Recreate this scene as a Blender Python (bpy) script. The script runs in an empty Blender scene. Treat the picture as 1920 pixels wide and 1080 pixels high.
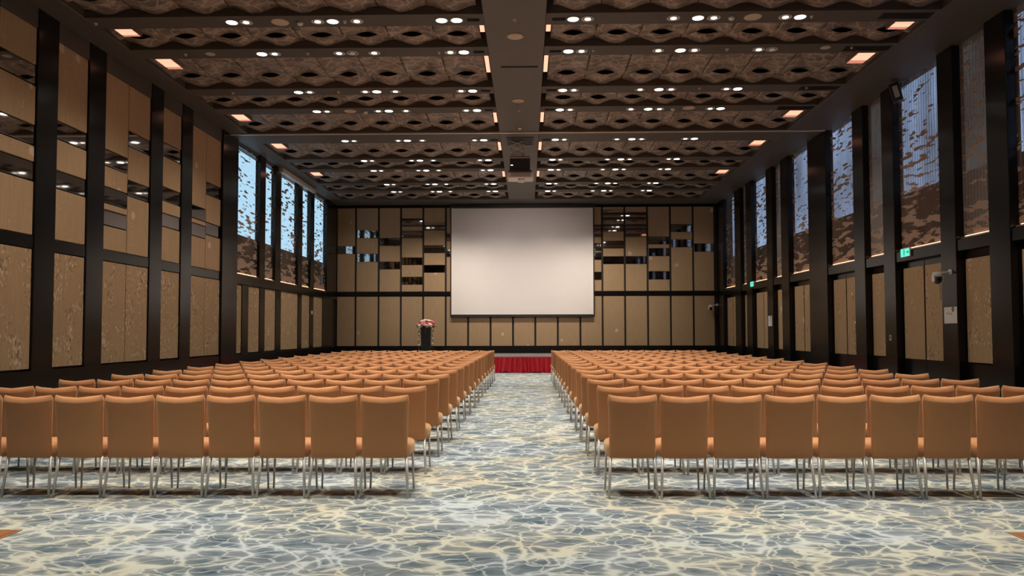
import bpy, bmesh, math, random
from mathutils import Vector, Matrix

random.seed(7)
C = bpy.context.scene.collection
S = bpy.context.scene

# ------------------------------------------------------------------ camera
FPX, PX, PY, HC = 1450.0, 960.0, 561.0, 1.53
psi = math.atan((988 - PX) / FPX)
th = math.atan((621 - PY) / FPX)
fw = Vector((-math.sin(psi) * math.cos(th), math.cos(psi) * math.cos(th), math.sin(th)))
r0 = Vector((math.cos(psi), math.sin(psi), 0))
u0 = r0.cross(fw)
ro = 0.002
rt = r0 * math.cos(ro) - u0 * math.sin(ro)
up = u0 * math.cos(ro) + r0 * math.sin(ro)
cam = bpy.data.cameras.new('camera')
co = bpy.data.objects.new('camera', cam)
C.objects.link(co)
M = Matrix.Identity(4)
for i in range(3):
    M[i][0], M[i][1], M[i][2] = rt[i], up[i], -fw[i]
M[2][3] = HC
co.matrix_world = M
cam.sensor_width = 36
cam.lens = FPX / 1920 * 36
cam.shift_y = (PY - 540) / 1920
cam.clip_end = 200
S.camera = co

# ------------------------------------------------------------------ world and exposure
W = bpy.data.worlds.new('sky')
S.world = W
W.use_nodes = True
bg = W.node_tree.nodes['Background']
bg.inputs[0].default_value = (0.56, 0.83, 1.0, 1)
bg.inputs[1].default_value = 1.35
S.view_settings.view_transform = 'Standard'
S.view_settings.look = 'None'
S.view_settings.gamma = 1
S.view_settings.use_curve_mapping = False
S.view_settings.exposure = 0.0
LAMP_W = 240.0
LAMP_COL = (1.0, 0.89, 0.74)
SCREEN_FILL_W = 750.0

# ------------------------------------------------------------------ materials
MATS = {}


class NT:
    def __init__(s, name):
        s.m = bpy.data.materials.new(name)
        s.m.use_nodes = True
        s.t = s.m.node_tree
        s.b = s.t.nodes['Principled BSDF']
        s.out = s.t.nodes['Material Output']

    def n(s, typ, **kw):
        x = s.t.nodes.new(typ)
        for k, v in kw.items():
            setattr(x, k, v)
        return x

    def l(s, a, b):
        s.t.links.new(a, b)

    def math(s, op, a, b=None, c=None):
        x = s.n('ShaderNodeMath', operation=op)
        for i, v in enumerate((a, b, c)):
            if v is None:
                continue
            if hasattr(v, 'is_linked') or hasattr(v, 'links'):
                s.l(v, x.inputs[i])
            else:
                x.inputs[i].default_value = v
        return x.outputs[0]

    def ramp(s, fac, stops, interp='LINEAR'):
        x = s.n('ShaderNodeValToRGB')
        x.color_ramp.interpolation = interp
        e = x.color_ramp.elements
        while len(e) > 1:
            e.remove(e[-1])
        for i, (p, c) in enumerate(stops):
            q = e[0] if i == 0 else e.new(p)
            q.position = p
            q.color = (*c, 1) if len(c) == 3 else c
        s.l(fac, x.inputs[0])
        return x.outputs[0]

    def mix(s, fac, a, b):
        x = s.n('ShaderNodeMix', data_type='RGBA')
        for k, v in ((0, fac), (6, a), (7, b)):
            if hasattr(v, 'links'):
                s.l(v, x.inputs[k])
            elif k == 0:
                x.inputs[0].default_value = v
            else:
                x.inputs[k].default_value = (*v, 1)
        return x.outputs[2]

    def coords(s, scale=(1, 1, 1), world=False):
        mp = s.n('ShaderNodeMapping')
        if world:
            s.l(s.n('ShaderNodeNewGeometry').outputs['Position'], mp.inputs[0])
        else:
            s.l(s.n('ShaderNodeTexCoord').outputs['Object'], mp.inputs[0])
        mp.inputs['Scale'].default_value = scale
        return mp.outputs[0]

    def noise(s, vec, scale, detail=2, rough=0.5, dist=0.0):
        x = s.n('ShaderNodeTexNoise')
        s.l(vec, x.inputs['Vector'])
        x.inputs['Scale'].default_value = scale
        x.inputs['Detail'].default_value = detail
        x.inputs['Roughness'].default_value = rough
        x.inputs['Distortion'].default_value = dist
        return x

    def vor(s, vec, scale, feature='F1', rnd=1.0):
        x = s.n('ShaderNodeTexVoronoi', feature=feature)
        s.l(vec, x.inputs['Vector'])
        x.inputs['Scale'].default_value = scale
        x.inputs['Randomness'].default_value = rnd
        return x

    def warp(s, vec, scale, amt, detail=2):
        nz = s.noise(vec, scale, detail)
        sub = s.n('ShaderNodeVectorMath', operation='SUBTRACT')
        s.l(nz.outputs['Color'], sub.inputs[0])
        sub.inputs[1].default_value = (.5, .5, .5)
        sc = s.n('ShaderNodeVectorMath', operation='SCALE')
        s.l(sub.outputs[0], sc.inputs[0])
        sc.inputs['Scale'].default_value = amt
        ad = s.n('ShaderNodeVectorMath', operation='ADD')
        s.l(vec, ad.inputs[0])
        s.l(sc.outputs[0], ad.inputs[1])
        return ad.outputs[0]

    def bump(s, h, strength=.2, dist=.01):
        x = s.n('ShaderNodeBump')
        x.inputs['Strength'].default_value = strength
        x.inputs['Distance'].default_value = dist
        s.l(h, x.inputs['Height'])
        s.l(x.outputs[0], s.b.inputs['Normal'])


def simple(name, col, rough=.5, metal=0.0, var=.08, scale=6.0, emit=None, es=0.0, spec=.5):
    """plain surface with a little procedural tone variation"""
    t = NT(name)
    nz = t.noise(t.coords(), scale, 3)
    a = tuple(c * (1 - var) for c in col)
    b = tuple(min(1, c * (1 + var)) for c in col)
    t.l(t.mix(nz.outputs['Fac'], a, b), t.b.inputs['Base Color'])
    t.b.inputs['Roughness'].default_value = rough
    t.b.inputs['Metallic'].default_value = metal
    t.b.inputs['Specular IOR Level'].default_value = spec
    if emit:
        t.b.inputs['Emission Color'].default_value = (*emit, 1)
        t.b.inputs['Emission Strength'].default_value = es
    MATS[name] = t.m
    return t.m


def m_carpet():
    t = NT('carpet')
    p = t.coords((.9, 1.2, 1), world=True)
    w1 = t.warp(p, 1.3, .50, 2)
    w1 = t.warp(w1, 4.5, .14, 2)
    e1 = t.vor(w1, 2.7, 'DISTANCE_TO_EDGE').outputs['Distance']
    w2 = t.warp(t.warp(p, 2.6, .34, 2), 8.0, .07, 2)
    e2 = t.vor(w2, 5.6, 'DISTANCE_TO_EDGE').outputs['Distance']
    wn = t.noise(p, 2.4, 3).outputs['Fac']

    def line(e, wid):
        q = t.math('MAXIMUM', t.math('SUBTRACT', 1.0, t.math('DIVIDE', e, t.math('MAXIMUM', wid, .02))), 0.0)
        return t.math('POWER', q, 1.1)
    l1 = t.math('MULTIPLY', line(e1, t.math('MULTIPLY_ADD', wn, .24, -.05)), t.math('MULTIPLY_ADD', t.noise(p, 3.3, 2).outputs['Fac'], 1.6, .05))
    n2 = t.noise(p, 3.1, 2).outputs['Fac']
    l2 = t.math('MULTIPLY', line(e2, t.math('MULTIPLY_ADD', n2, .32, -.085)), .8)
    glow = t.math('MULTIPLY', line(e1, t.math('MULTIPLY_ADD', wn, .5, .05)), .30)
    ln = t.math('MINIMUM', t.math('ADD', t.math('ADD', l1, l2), glow), 1.0)
    big = t.noise(p, .9, 3, .6).outputs['Fac']
    sm = t.noise(t.coords((4.2, 8.0, 1), world=True), 1.0, 3, .6, .8).outputs['Fac']
    f = t.math('ADD', t.math('MULTIPLY', big, .36), t.math('MULTIPLY', sm, .64))
    base = t.ramp(f, [(.36, (0.056, 0.092, 0.128)), (.46, (0.100, 0.140, 0.178)), (.54, (0.152, 0.188, 0.228)), (.66, (0.224, 0.256, 0.292))])
    warm = t.noise(p, .7, 2).outputs['Fac']
    lc = t.ramp(warm, [(.38, (0.496, 0.560, 0.608)), (.50, (0.552, 0.576, 0.512)), (.66, (0.544, 0.504, 0.392))])
    t.l(t.mix(t.math('MULTIPLY', ln, .88), base, lc), t.b.inputs['Base Color'])
    t.b.inputs['Roughness'].default_value = .95
    t.b.inputs['Specular IOR Level'].default_value = .1
    t.bump(t.noise(p, 240, 2).outputs['Fac'], .25, .004)
    MATS['carpet'] = t.m


def m_wallcloth(name, col, flecks):
    t = NT(name)
    p = t.coords((1, 1, 1), world=True)
    g = t.noise(t.coords((9, 9, .8), world=True), 3.0, 3).outputs['Fac']
    a = tuple(c * .84 for c in col)
    b = tuple(c * 1.14 for c in col)
    base = t.mix(g, a, b)
    if flecks:
        # small pale and dark woven strokes in clusters, with a few larger blossoms
        v = t.vor(t.warp(t.coords((30, 30, 12), world=True), 1.0, .5), 1.0)
        dens = t.noise(t.coords((2.6, 2.6, 1.7), world=True), 1.0, 3, .6).outputs['Fac']
        lim = t.math('MULTIPLY_ADD', dens, 1.9 * flecks, -.68 * flecks)
        spot = t.math('LESS_THAN', v.outputs['Distance'], lim)
        cs = t.n('ShaderNodeSeparateColor')
        t.l(v.outputs['Color'], cs.inputs[0])
        pick = t.math('GREATER_THAN', cs.outputs[0], .62)
        base = t.mix(t.math('MULTIPLY', t.math('MULTIPLY', spot, pick), .6), base, (.78, .64, .48))
        dark = t.math('LESS_THAN', cs.outputs[0], .25)
        base = t.mix(t.math('MULTIPLY', t.math('MULTIPLY', spot, dark), .65), base, tuple(c * .3 for c in col))
        v2 = t.vor(t.warp(t.coords((1.05, 1.05, 1.0), world=True), 9, .10), 1.0)
        bl = t.math('LESS_THAN', v2.outputs['Distance'], .085)
        base = t.mix(t.math('MULTIPLY', bl, .55), base, (.74, .58, .48))
    t.l(base, t.b.inputs['Base Color'])
    t.b.inputs['Roughness'].default_value = .8
    t.b.inputs['Specular IOR Level'].default_value = .2
    MATS[name] = t.m


def m_mesh():
    t = NT('copper_mesh')
    p = t.coords((1, 1, 1), world=True)
    w = t.warp(p, 3.0, .35, 3)
    e = t.vor(w, 4.2, 'DISTANCE_TO_EDGE').outputs['Distance']
    vein = t.math('SUBTRACT', 1.0, t.math('MINIMUM', t.math('DIVIDE', e, .10), 1.0))
    nz = t.noise(p, 2.6, 4, .6).outputs['Fac']
    base = t.ramp(nz, [(.36, (.13, .095, .078)), (.52, (.23, .17, .138)), (.66, (.33, .245, .195))])
    col = t.mix(t.math('MULTIPLY', vein, .55), base, (.66, .52, .42))
    t.l(col, t.b.inputs['Base Color'])
    t.b.inputs['Roughness'].default_value = .55
    t.b.inputs['Metallic'].default_value = .15
    MATS['copper_mesh'] = t.m


def m_screen(name, tint, thin, stripes, weave=(.24, .165, .125)):
    """perforated copper sheet: open mesh with small solid copper blotches, larger ones near the sill"""
    t = NT(name)
    p = t.coords((1, 1, 1), world=True)
    sx = t.n('ShaderNodeSeparateXYZ')
    t.l(p, sx.inputs[0])
    z = sx.outputs['Z']

    def mr(a, b, c, d):
        q = t.n('ShaderNodeMapRange')
        t.l(z, q.inputs[0])
        for k, v in enumerate((a, b, c, d)):
            q.inputs[k + 1].default_value = v
        return q.outputs[0]
    q1 = t.warp(t.coords((1, 2.1, 10.0), world=True), 1.5, .22, 2)
    n1 = t.noise(q1, 1.3, 3, .55).outputs['Fac']
    b1 = t.math('GREATER_THAN', n1, t.math('ADD', .585, t.math('MULTIPLY', t.math('SUBTRACT', .5, t.noise(t.coords((.3, .8, .9), world=True), 1.0, 2).outputs['Fac']), .30)))
    q2 = t.warp(t.coords((1, 1.1, 5.0), world=True), 1.8, .35, 2)
    n2 = t.noise(q2, 1.35, 4, .6).outputs['Fac']
    b2 = t.math('GREATER_THAN', n2, mr(4.4, 3.2, .60, .46))
    up_ = t.math('GREATER_THAN', z, 4.35)
    blotch = t.math('MAXIMUM', t.math('MULTIPLY', b1, up_), t.math('MULTIPLY', b2, t.math('SUBTRACT', 1.0, up_)))
    cop = t.n('ShaderNodeBsdfPrincipled')
    cop.inputs['Base Color'].default_value = (.40, .27, .20, 1)
    cop.inputs['Roughness'].default_value = .5
    cop.inputs['Metallic'].default_value = .25
    tr = t.n('ShaderNodeBsdfTransparent')
    tr.inputs[0].default_value = (*tint, 1)
    dk = t.n('ShaderNodeBsdfDiffuse')
    dk.inputs[0].default_value = (*weave, 1)
    m1 = t.n('ShaderNodeMixShader')
    if stripes:
        wv = t.n('ShaderNodeTexWave', wave_type='BANDS', bands_direction='Y')
        t.l(p, wv.inputs[0])
        wv.inputs['Scale'].default_value = 3.2
        wv.inputs['Distortion'].default_value = 1.2
        n3 = t.noise(t.coords((.1, .8, .3), world=True), 1.0, 2).outputs['Fac']
        f = t.math('ADD', t.math('MULTIPLY', wv.outputs['Fac'], .22), t.math('MULTIPLY_ADD', n3, .9, thin - .5))
        f = t.math('MINIMUM', t.math('MAXIMUM', f, 0.05), .95)
        t.l(f, m1.inputs[0])
    else:
        m1.inputs[0].default_value = thin
    t.l(tr.outputs[0], m1.inputs[1])
    t.l(dk.outputs[0], m1.inputs[2])
    m2 = t.n('ShaderNodeMixShader')
    t.l(blotch, m2.inputs[0])
    t.l(m1.outputs[0], m2.inputs[1])
    t.l(cop.outputs[0], m2.inputs[2])
    t.l(m2.outputs[0], t.out.inputs[0])
    MATS[name] = t.m


def m_glass():
    t = NT('window_glass')
    tr = t.n('ShaderNodeBsdfTransparent')
    tr.inputs[0].default_value = (.93, .97, 1, 1)
    gl = t.n('ShaderNodeBsdfGlossy')
    gl.inputs['Roughness'].default_value = .02
    m = t.n('ShaderNodeMixShader')
    m.inputs[0].default_value = .06
    t.l(tr.outputs[0], m.inputs[1])
    t.l(gl.outputs[0], m.inputs[2])
    t.l(m.outputs[0], t.out.inputs[0])
    MATS['window_glass'] = t.m


def m_fabric():
    t = NT('orange_fabric')
    oi = t.n('ShaderNodeObjectInfo')
    c = t.ramp(oi.outputs['Random'], [(0, (.51, .228, .103)), (.5, (.54, .247, .110)), (1, (.56, .268, .117))])
    nz = t.noise(t.coords(), 9, 3).outputs['Fac']
    c = t.mix(t.math('MULTIPLY', nz, .22), c, (.38, .17, .065))
    t.l(c, t.b.inputs['Base Color'])
    t.b.inputs['Roughness'].default_value = .75
    t.b.inputs['Specular IOR Level'].default_value = .25
    t.b.inputs['Sheen Weight'].default_value = .5
    t.b.inputs['Sheen Tint'].default_value = (1, .8, .55, 1)
    t.bump(t.noise(t.coords(), 220, 2).outputs['Fac'], .15, .002)
    MATS['orange_fabric'] = t.m


m_carpet()
m_wallcloth('wall_cloth', (.43, .292, .172), 1.0)
m_wallcloth('wall_cloth_plain', (.43, .292, .175), 0.4)
m_mesh()
m_screen('screen_bright', (1, 1, 1), .13, False)
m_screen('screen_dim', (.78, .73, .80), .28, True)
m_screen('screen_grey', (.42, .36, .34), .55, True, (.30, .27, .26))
m_glass()
m_fabric()
simple('black_lacquer', (.0095, .009, .0092), .2, var=.15, spec=.26)
simple('dark_soffit', (.085, .068, .058), .6)
simple('centre_soffit', (.135, .112, .098), .6)
simple('coffer_dark', (.20, .14, .11), .7)
simple('track_metal', (.70, .66, .60), .35, .3)
simple('groove', (.020, .015, .012), .7)
simple('bronze_mirror', (.50, .47, .45), .035, 1.0, var=.02)
simple('leg_grey', (.58, .57, .55), .4, .3)
simple('rubber', (.03, .03, .03), .7)
simple('screen_white', (.86, .80, .78), .75, var=.01, spec=.1)
simple('screen_black', (.018, .018, .018), .5)
simple('white_plastic', (.72, .70, .67), .45)
simple('grey_plastic', (.45, .43, .41), .5)
simple('black_plastic', (.025, .025, .025), .4)
simple('lens_black', (.01, .01, .012), .08)
simple('speaker_cloth', (.55, .44, .34), .8, var=.12, scale=60)
simple('lamp_ring', (.62, .58, .54), .35, .4)
simple('lamp_bright', (1, 1, 1), .5, emit=(1, .95, .84), es=9.0)
simple('lamp_soft', (1, 1, 1), .5, emit=(1, .93, .80), es=4.0)
simple('lamp_off', (.30, .28, .26), .4, emit=(1, .9, .75), es=.12)
simple('cove_glow', (.9, .5, .4), .5, emit=(1, .40, .26), es=1.5)
simple('cove_glow_soft', (.9, .5, .4), .5, emit=(1, .36, .25), es=.55)
simple('red_cloth', (.66, .025, .048), .42, var=.3, scale=14)
simple('stage_deck', (.20, .195, .19), .6)
simple('lectern_black', (.016, .017, .02), .35)
simple('bloom_red', (.62, .04, .10), .6, var=.25, scale=20)
simple('bloom_pink', (.78, .26, .30), .6, var=.2, scale=20)
simple('bloom_cream', (.86, .76, .62), .6, var=.1, scale=20)
simple('leaf_green', (.05, .10, .04), .5, var=.3, scale=20)
simple('paper', (.70, .68, .66), .8, var=.03)
simple('ink', (.05, .05, .05), .8)
simple('exit_green', (.1, .8, .6), .4, emit=(.10, .95, .70), es=.9)
simple('exit_dark', (.01, .12, .09), .5)
simple('copper_plate', (.62, .30, .14), .35, .6)
simple('outer_wall', (.19, .115, .085), .9)
simple('pelmet', (.62, .58, .54), .6)
simple('sill_metal', (.55, .40, .32), .3, .7)
simple('led_warm', (.9, .6, .4), .5, emit=(1, .55, .32), es=4.0)
simple('handle_metal', (.75, .68, .58), .25, .9)


# ------------------------------------------------------------------ mesh helpers
CACHE = {}


def mesh_from(name, verts, faces, smooth=False):
    me = bpy.data.meshes.new(name)
    me.from_pydata(verts, [], faces)
    if smooth:
        for p in me.polygons:
            p.use_smooth = True
    me.update()
    return me


def obj(name, me, mat=None, parent=None, loc=(0, 0, 0), rot=None):
    o = bpy.data.objects.new(name, me)
    C.objects.link(o)
    if mat and not me.materials:
        me.materials.append(MATS[mat])
    if parent:
        o.parent = parent
    o.location = loc
    if rot:
        o.rotation_euler = rot
    return o


def bvel(dx, dy, dz, b):
    """box centred at the origin with chamfered edges"""
    bm = bmesh.new()
    bmesh.ops.create_cube(bm, size=1)
    bmesh.ops.scale(bm, vec=(dx, dy, dz), verts=bm.verts)
    if b:
        bmesh.ops.bevel(bm, geom=bm.edges[:], offset=min(b, .45 * min(dx, dy, dz)), segments=1, affect='EDGES')
    return bm


def box(name, x0, x1, y0, y1, z0, z1, mat, parent=None, b=.004, ploc=(0, 0, 0)):
    d = (round(x1 - x0, 4), round(y1 - y0, 4), round(z1 - z0, 4))
    k = (name, d, mat, b)
    if k not in CACHE:
        bm = bvel(*d, b)
        me = bpy.data.meshes.new(name)
        bm.to_mesh(me)
        bm.free()
        me.materials.append(MATS[mat])
        CACHE[k] = me
    return obj(name, CACHE[k], None, parent,
               ((x0 + x1) / 2 - ploc[0], (y0 + y1) / 2 - ploc[1], (z0 + z1) / 2 - ploc[2]))


def loft(rings, cap=True):
    n = len(rings[0])
    v = [p for r in rings for p in r]
    f = []
    for i in range(len(rings) - 1):
        for j in range(n):
            a, b = i * n + j, i * n + (j + 1) % n
            f.append((a, b, b + n, a + n))
    if cap:
        f.append(tuple(range(n - 1, -1, -1)))
        f.append(tuple((len(rings) - 1) * n + j for j in range(n)))
    return v, f


def tube(p0, p1, r0_, r1_, n=8):
    p0, p1 = Vector(p0), Vector(p1)
    d = (p1 - p0).normalized()
    a = d.orthogonal().normalized()
    b = d.cross(a)
    rings = []
    for p, r in ((p0, r0_), (p1, r1_)):
        rings.append([tuple(p + a * r * math.cos(t) + b * r * math.sin(t)) for t in [2 * math.pi * i / n for i in range(n)]])
    return loft(rings)


def lathe(profile, n=20):
    rings = [[(r * math.cos(2 * math.pi * i / n), r * math.sin(2 * math.pi * i / n), z) for i in range(n)] for r, z in profile]
    return loft(rings)


def thing(name, label, cat, loc=(0, 0, 0), group=None, rot=None):
    o = bpy.data.objects.new(name, None)
    o.empty_display_size = .1
    C.objects.link(o)
    o.location = loc
    if rot:
        o.rotation_euler = rot
    o['label'] = label
    o['category'] = cat
    if group:
        o['group'] = group
    return o


def struct(o, label=None):
    o['kind'] = 'structure'
    if label:
        o['label'] = label
    return o


ORD = ['first', 'second', 'third', 'fourth', 'fifth', 'sixth', 'seventh', 'eighth', 'ninth', 'tenth',
       'eleventh', 'twelfth', 'thirteenth', 'fourteenth', 'fifteenth', 'sixteenth']

# ------------------------------------------------------------------ room shell
XL, XR, YB, YF, ZS = -8.10, 8.00, 32.70, -4.5, 6.90
floor = struct(box('floor', -8.7, 8.7, YF - .2, YB + .3, -.2, 0, 'carpet', b=0), 'carpet with a pattern of sunlit rippling water')

# ceiling: dark slab, centre beam, side soffits, cross beams, coffers of wavy copper mesh
ceiling = struct(box('ceiling', -8.7, 8.7, YF - .2, YB + .3, 7.75, 7.95, 'coffer_dark', b=0), 'dark ceiling with coffers of wavy copper mesh')
cl = ceiling.location
CBL, CBR, SL, SR = -.73, .34, -7.56, 6.97
box('centre_beam', CBL, CBR, YF, 31.3, ZS, 7.75, 'centre_soffit', ceiling, .01, cl)
box('side_soffit', XL - .15, SL, YF, 31.3, ZS, 7.75, 'dark_soffit', ceiling, .01, cl)
box('side_soffit', SR, XR + .35, YF, 31.3, ZS, 7.75, 'dark_soffit', ceiling, .01, cl)
box('end_soffit', XL - .15, XR + .35, 31.3, YB + .1, ZS, 7.75, 'dark_soffit', ceiling, .01, cl)
BEAMS = [(-1.0, -.5), (1.34, 1.84), (2.84, 3.34), (5.28, 5.78), (6.78, 7.28), (9.22, 9.72), (10.70, 11.20),
         (12.88, 13.37), (14.40, 14.88), (16.80, 17.28), (18.33, 18.80), (20.62, 21.78), (23.80, 24.28),
         (25.30, 25.78), (27.72, 28.20), (29.22, 29.70)]
LAMP_Y = {13.12: 7, 14.65: 8, 17.05: 9, 18.57: 10, 21.5: 11, 24.04: 12, 25.55: 13, 27.97: 14, 29.46: 15}
for y0, y1 in BEAMS:
    box('cross_beam', SL, CBL, y0, y1, ZS, 7.75, 'dark_soffit', ceiling, .006, cl)
    box('cross_beam', CBR, SR, y0, y1, ZS, 7.75, 'dark_soffit', ceiling, .006, cl)
# bright sliding-wall track that crosses the hall between the thick posts
box('partition_track', SL, CBL, 20.66, 20.72, ZS - .03, ZS - .001, 'track_metal', ceiling, .004, cl)
box('partition_track', CBL, CBR, 20.66, 20.72, ZS - .03, ZS - .001, 'track_metal', ceiling, .004, cl)
box('partition_track', CBR, SR, 20.66, 20.72, ZS - .03, ZS - .001, 'track_metal', ceiling, .004, cl)
box('partition_track', SR, XR, 20.66, 20.72, ZS - .03, ZS - .001, 'track_metal', ceiling, .004, cl)
box('partition_track', XL, SL, 20.66, 20.72, ZS - .03, ZS - .001, 'track_metal', ceiling, .004, cl)


def wave_panel(P, ly, sign, ramp_near, ny):
    """one corrugated mesh panel, P wide and ly deep, origin at its near left corner, 8 mm thick"""
    k = ('wave', round(P, 3), round(ly, 3), sign, ramp_near)
    if k in CACHE:
        return CACHE[k]
    nx, a, g = 14, .052, .006
    v, f = [], []
    for lay in (0, 1):
        for j in range(ny + 1):
            for i in range(nx + 1):
                t = i / nx
                amp = a * (ramp_near + (1 - ramp_near) * (j / ny) ** 1.5)
                v.append((g + (P - 2 * g) * t, ly * j / ny, sign * -amp * math.cos(2 * math.pi * t) + lay * .008))
    N = (nx + 1) * (ny + 1)
    for j in range(ny):
        for i in range(nx):
            q = j * (nx + 1) + i
            f.append((q, q + nx + 1, q + nx + 2, q + 1))
            f.append((q + N, q + 1 + N, q + nx + 2 + N, q + nx + 1 + N))
    for i in range(nx):
        f.append((i, i + 1, i + 1 + N, i + N))
        q = ny * (nx + 1) + i
        f.append((q, q + N, q + 1 + N, q + 1))
    for j in range(ny):
        q = j * (nx + 1)
        f.append((q, q + N, q + nx + 1 + N, q + nx + 1))
        q += nx
        f.append((q, q + nx + 1, q + nx + 1 + N, q + N))
    me = mesh_from('mesh_panel', v, f, True)
    me.materials.append(MATS['copper_mesh'])
    CACHE[k] = me
    return me


ZM = ZS + .095
coffers = [(BEAMS[i][1], BEAMS[i + 1][0]) for i in range(5, len(BEAMS) - 1)] + [(BEAMS[-1][1], 31.3)]
for y0, y1 in coffers:
    L = y1 - y0
    split = .60 if L < 1.3 else .68
    for x0, x1, np_ in ((SL, CBL - .11, 8), (CBR + .11, SR, 8)):
        cx, cy = (x0 + x1) / 2, (y0 + y1) / 2
        cof = box('ceiling_coffer', x0 - (0 if x0 < -1 else .11), x1 + (.11 if x0 < -1 else 0), y0, y1, 7.66, 7.74, 'coffer_dark', ceiling, 0, cl)
        wl = cof.matrix_basis.translation + ceiling.location
        P = (x1 - x0) / np_
        la = (L - .04) * split
        lb = (L - .04) * (1 - split)
        for i in range(np_):
            obj('mesh_panel', wave_panel(P, la, 1, .08, 5), None, cof, (x0 + i * P - wl.x, y0 + .02 - wl.y, ZM - wl.z))
            obj('mesh_panel', wave_panel(P, lb, -1, .9, 2), None, cof, (x0 + i * P - wl.x, y0 + .025 + la - wl.y, ZM - wl.z))

# ---------------- wall_left
wl_ = struct(box('wall_left', -8.45, -8.14, YF, 21.28, 0, 7.75, 'groove', b=0), 'windowless part of the hall wall with tan cloth panels')
ll = wl_.location
box('wall_section', -8.45, -8.14, 21.28, YB, 0, 3.10, 'groove', wl_, 0, ll)
box('wall_section', -8.45, -8.14, 21.28, YB, 6.86, 7.75, 'dark_soffit', wl_, 0, ll)
PF = -8.10


def vpanel(x_face, y0, y1, z0, z1, mat, parent, pl, name='panel', side=-1, g=.012, t=.035):
    x0, x1 = (x_face - t, x_face) if side < 0 else (x_face, x_face + t)
    return box(name, x0, x1, y0 + g, y1 - g, z0 + g, z1 - g, mat, parent, .004, pl)


MIR = {'p0': ([(5.60, 5.93), (4.60, 4.93), (4.01, 4.32)]), 'p1': [(4.87, 5.18), (4.01, 4.32)],
       'p2a': [(4.74, 5.05), (4.02, 4.33), (3.585, 3.88)], 'p2b': [(5.32, 5.63), (4.30, 4.62)],
       'p3': [(5.46, 5.775), (4.46, 4.77), (3.88, 4.18)], 'p4a': [(4.30, 4.61), (3.87, 4.18)],
       'p4b': [(5.02, 5.33), (3.99, 4.30)], 'q': [(5.0, 5.32), (4.1, 4.42)]}
ZB0, ZB1, ZU0, ZU1 = .92, 2.90, 3.11, 6.57
cols = [('q', 7.3, 8.25), ('q', 8.8, 9.75), ('q', 9.75, 10.7), ('p0', 11.53, 12.47), ('p1', 13.03, 13.97), ('p2a', 14.54, 15.44), ('p2b', 15.44, 16.34),
        ('p3', 16.89, 17.83), ('p4a', 18.40, 19.27), ('p4b', 19.27, 20.20)]
for k, y0, y1 in cols:
    vpanel(PF, y0, y1, ZB0, ZB1, 'wall_cloth', wl_, ll, 'panel')
    z = ZU0
    for a, b in sorted(MIR[k]):
        vpanel(PF, y0, y1, z, a, 'wall_cloth_plain', wl_, ll, 'panel')
        vpanel(PF, y0, y1, a, b, 'bronze_mirror', wl_, ll, 'mirror', t=.03)
        z = b
    vpanel(PF, y0, y1, z, ZU1, 'wall_cloth_plain', wl_, ll, 'panel')
for y0, y1 in [(8.25, 8.8), (10.7, 11.53), (12.47, 13.03), (13.97, 14.54), (16.34, 16.89), (17.83, 18.40)]:
    box('post', -8.14, PF + .03, y0, y1, .86, ZS, 'black_lacquer', wl_, .008, ll)
box('post', -8.14, PF + .06, 20.20, 21.28, 0, ZS, 'black_lacquer', wl_, .01, ll)
box('rail', -8.14, PF + .015, YF, 20.20, ZB1, ZU0, 'black_lacquer', wl_, .006, ll)
box('frieze', -8.14, PF + .015, YF, 20.20, ZU1, ZS, 'dark_soffit', wl_, .006, ll)
box('baseboard', -8.14, PF + .035, YF, 20.20, 0, .90, 'black_lacquer', wl_, .008, ll)
box('post', -8.14, PF + .03, YF, 7.3, .9, ZS, 'black_lacquer', wl_, .008, ll)
# far part: posts between windows above, panels below
for y0, y1 in [(23.17, 23.66), (24.62, 25.18), (27.08, 27.60), (28.68, 29.15), (31.03, YB)]:
    box('post', -8.20, PF + .02, y0, y1, 3.10, ZS, 'black_lacquer', wl_, .008, ll)
for y0, y1 in [(21.77, 22.28), (23.22, 23.69), (24.71, 25.25), (27.14, 27.59), (28.61, 29.12), (30.42, 32.0)]:
    box('post', -8.14, PF + .02, y0, y1, .86, 2.87, 'black_lacquer', wl_, .008, ll)
for y0, y1 in [(21.29, 21.77), (22.28, 23.22), (23.69, 24.71), (25.25, 27.14), (27.59, 28.61), (29.12, 30.42)]:
    vpanel(PF, y0, y1, ZB0, 2.87, 'wall_cloth', wl_, ll, 'panel')
box('sill_beam', -8.14, PF + .05, 21.28, YB, 2.87, 3.13, 'black_lacquer', wl_, .01, ll)
box('baseboard', -8.14, PF + .04, 21.28, YB, 0, .90, 'black_lacquer', wl_, .008, ll)

# ---------------- wall_right: doors below, windows above, thick posts
wr = struct(box('wall_right', 8.20, 8.45, YF, YB, 0, 3.22, 'groove', b=0), 'hall wall with doors below tall copper screened windows')
rl = wr.location
RPOST = [(YF, 4.43), (6.30, 6.90), (7.90, 8.45), (10.30, 11.03), (12.90, 13.49), (14.52, 15.06), (16.91, 17.45), (18.41, 19.0), (20.72, 22.03), (23.72, 24.40),
         (25.28, 25.88), (27.62, 28.28), (29.06, 29.82), (31.62, YB)]
RBAY = [(RPOST[i][1], RPOST[i + 1][0]) for i in range(len(RPOST) - 1)]
for y0, y1 in RPOST:
    box('post', XR, 8.20, y0, y1, 0, ZS, 'black_lacquer', wr, .01, rl)
for y0, y1 in RBAY:
    box('lintel', XR + .02, 8.20, y0, y1, 3.0, 3.22, 'black_lacquer', wr, .008, rl)
box('wall_section', 8.20, 8.45, YF, YB, 6.98, 7.75, 'dark_soffit', wr, 0, rl)

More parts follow.
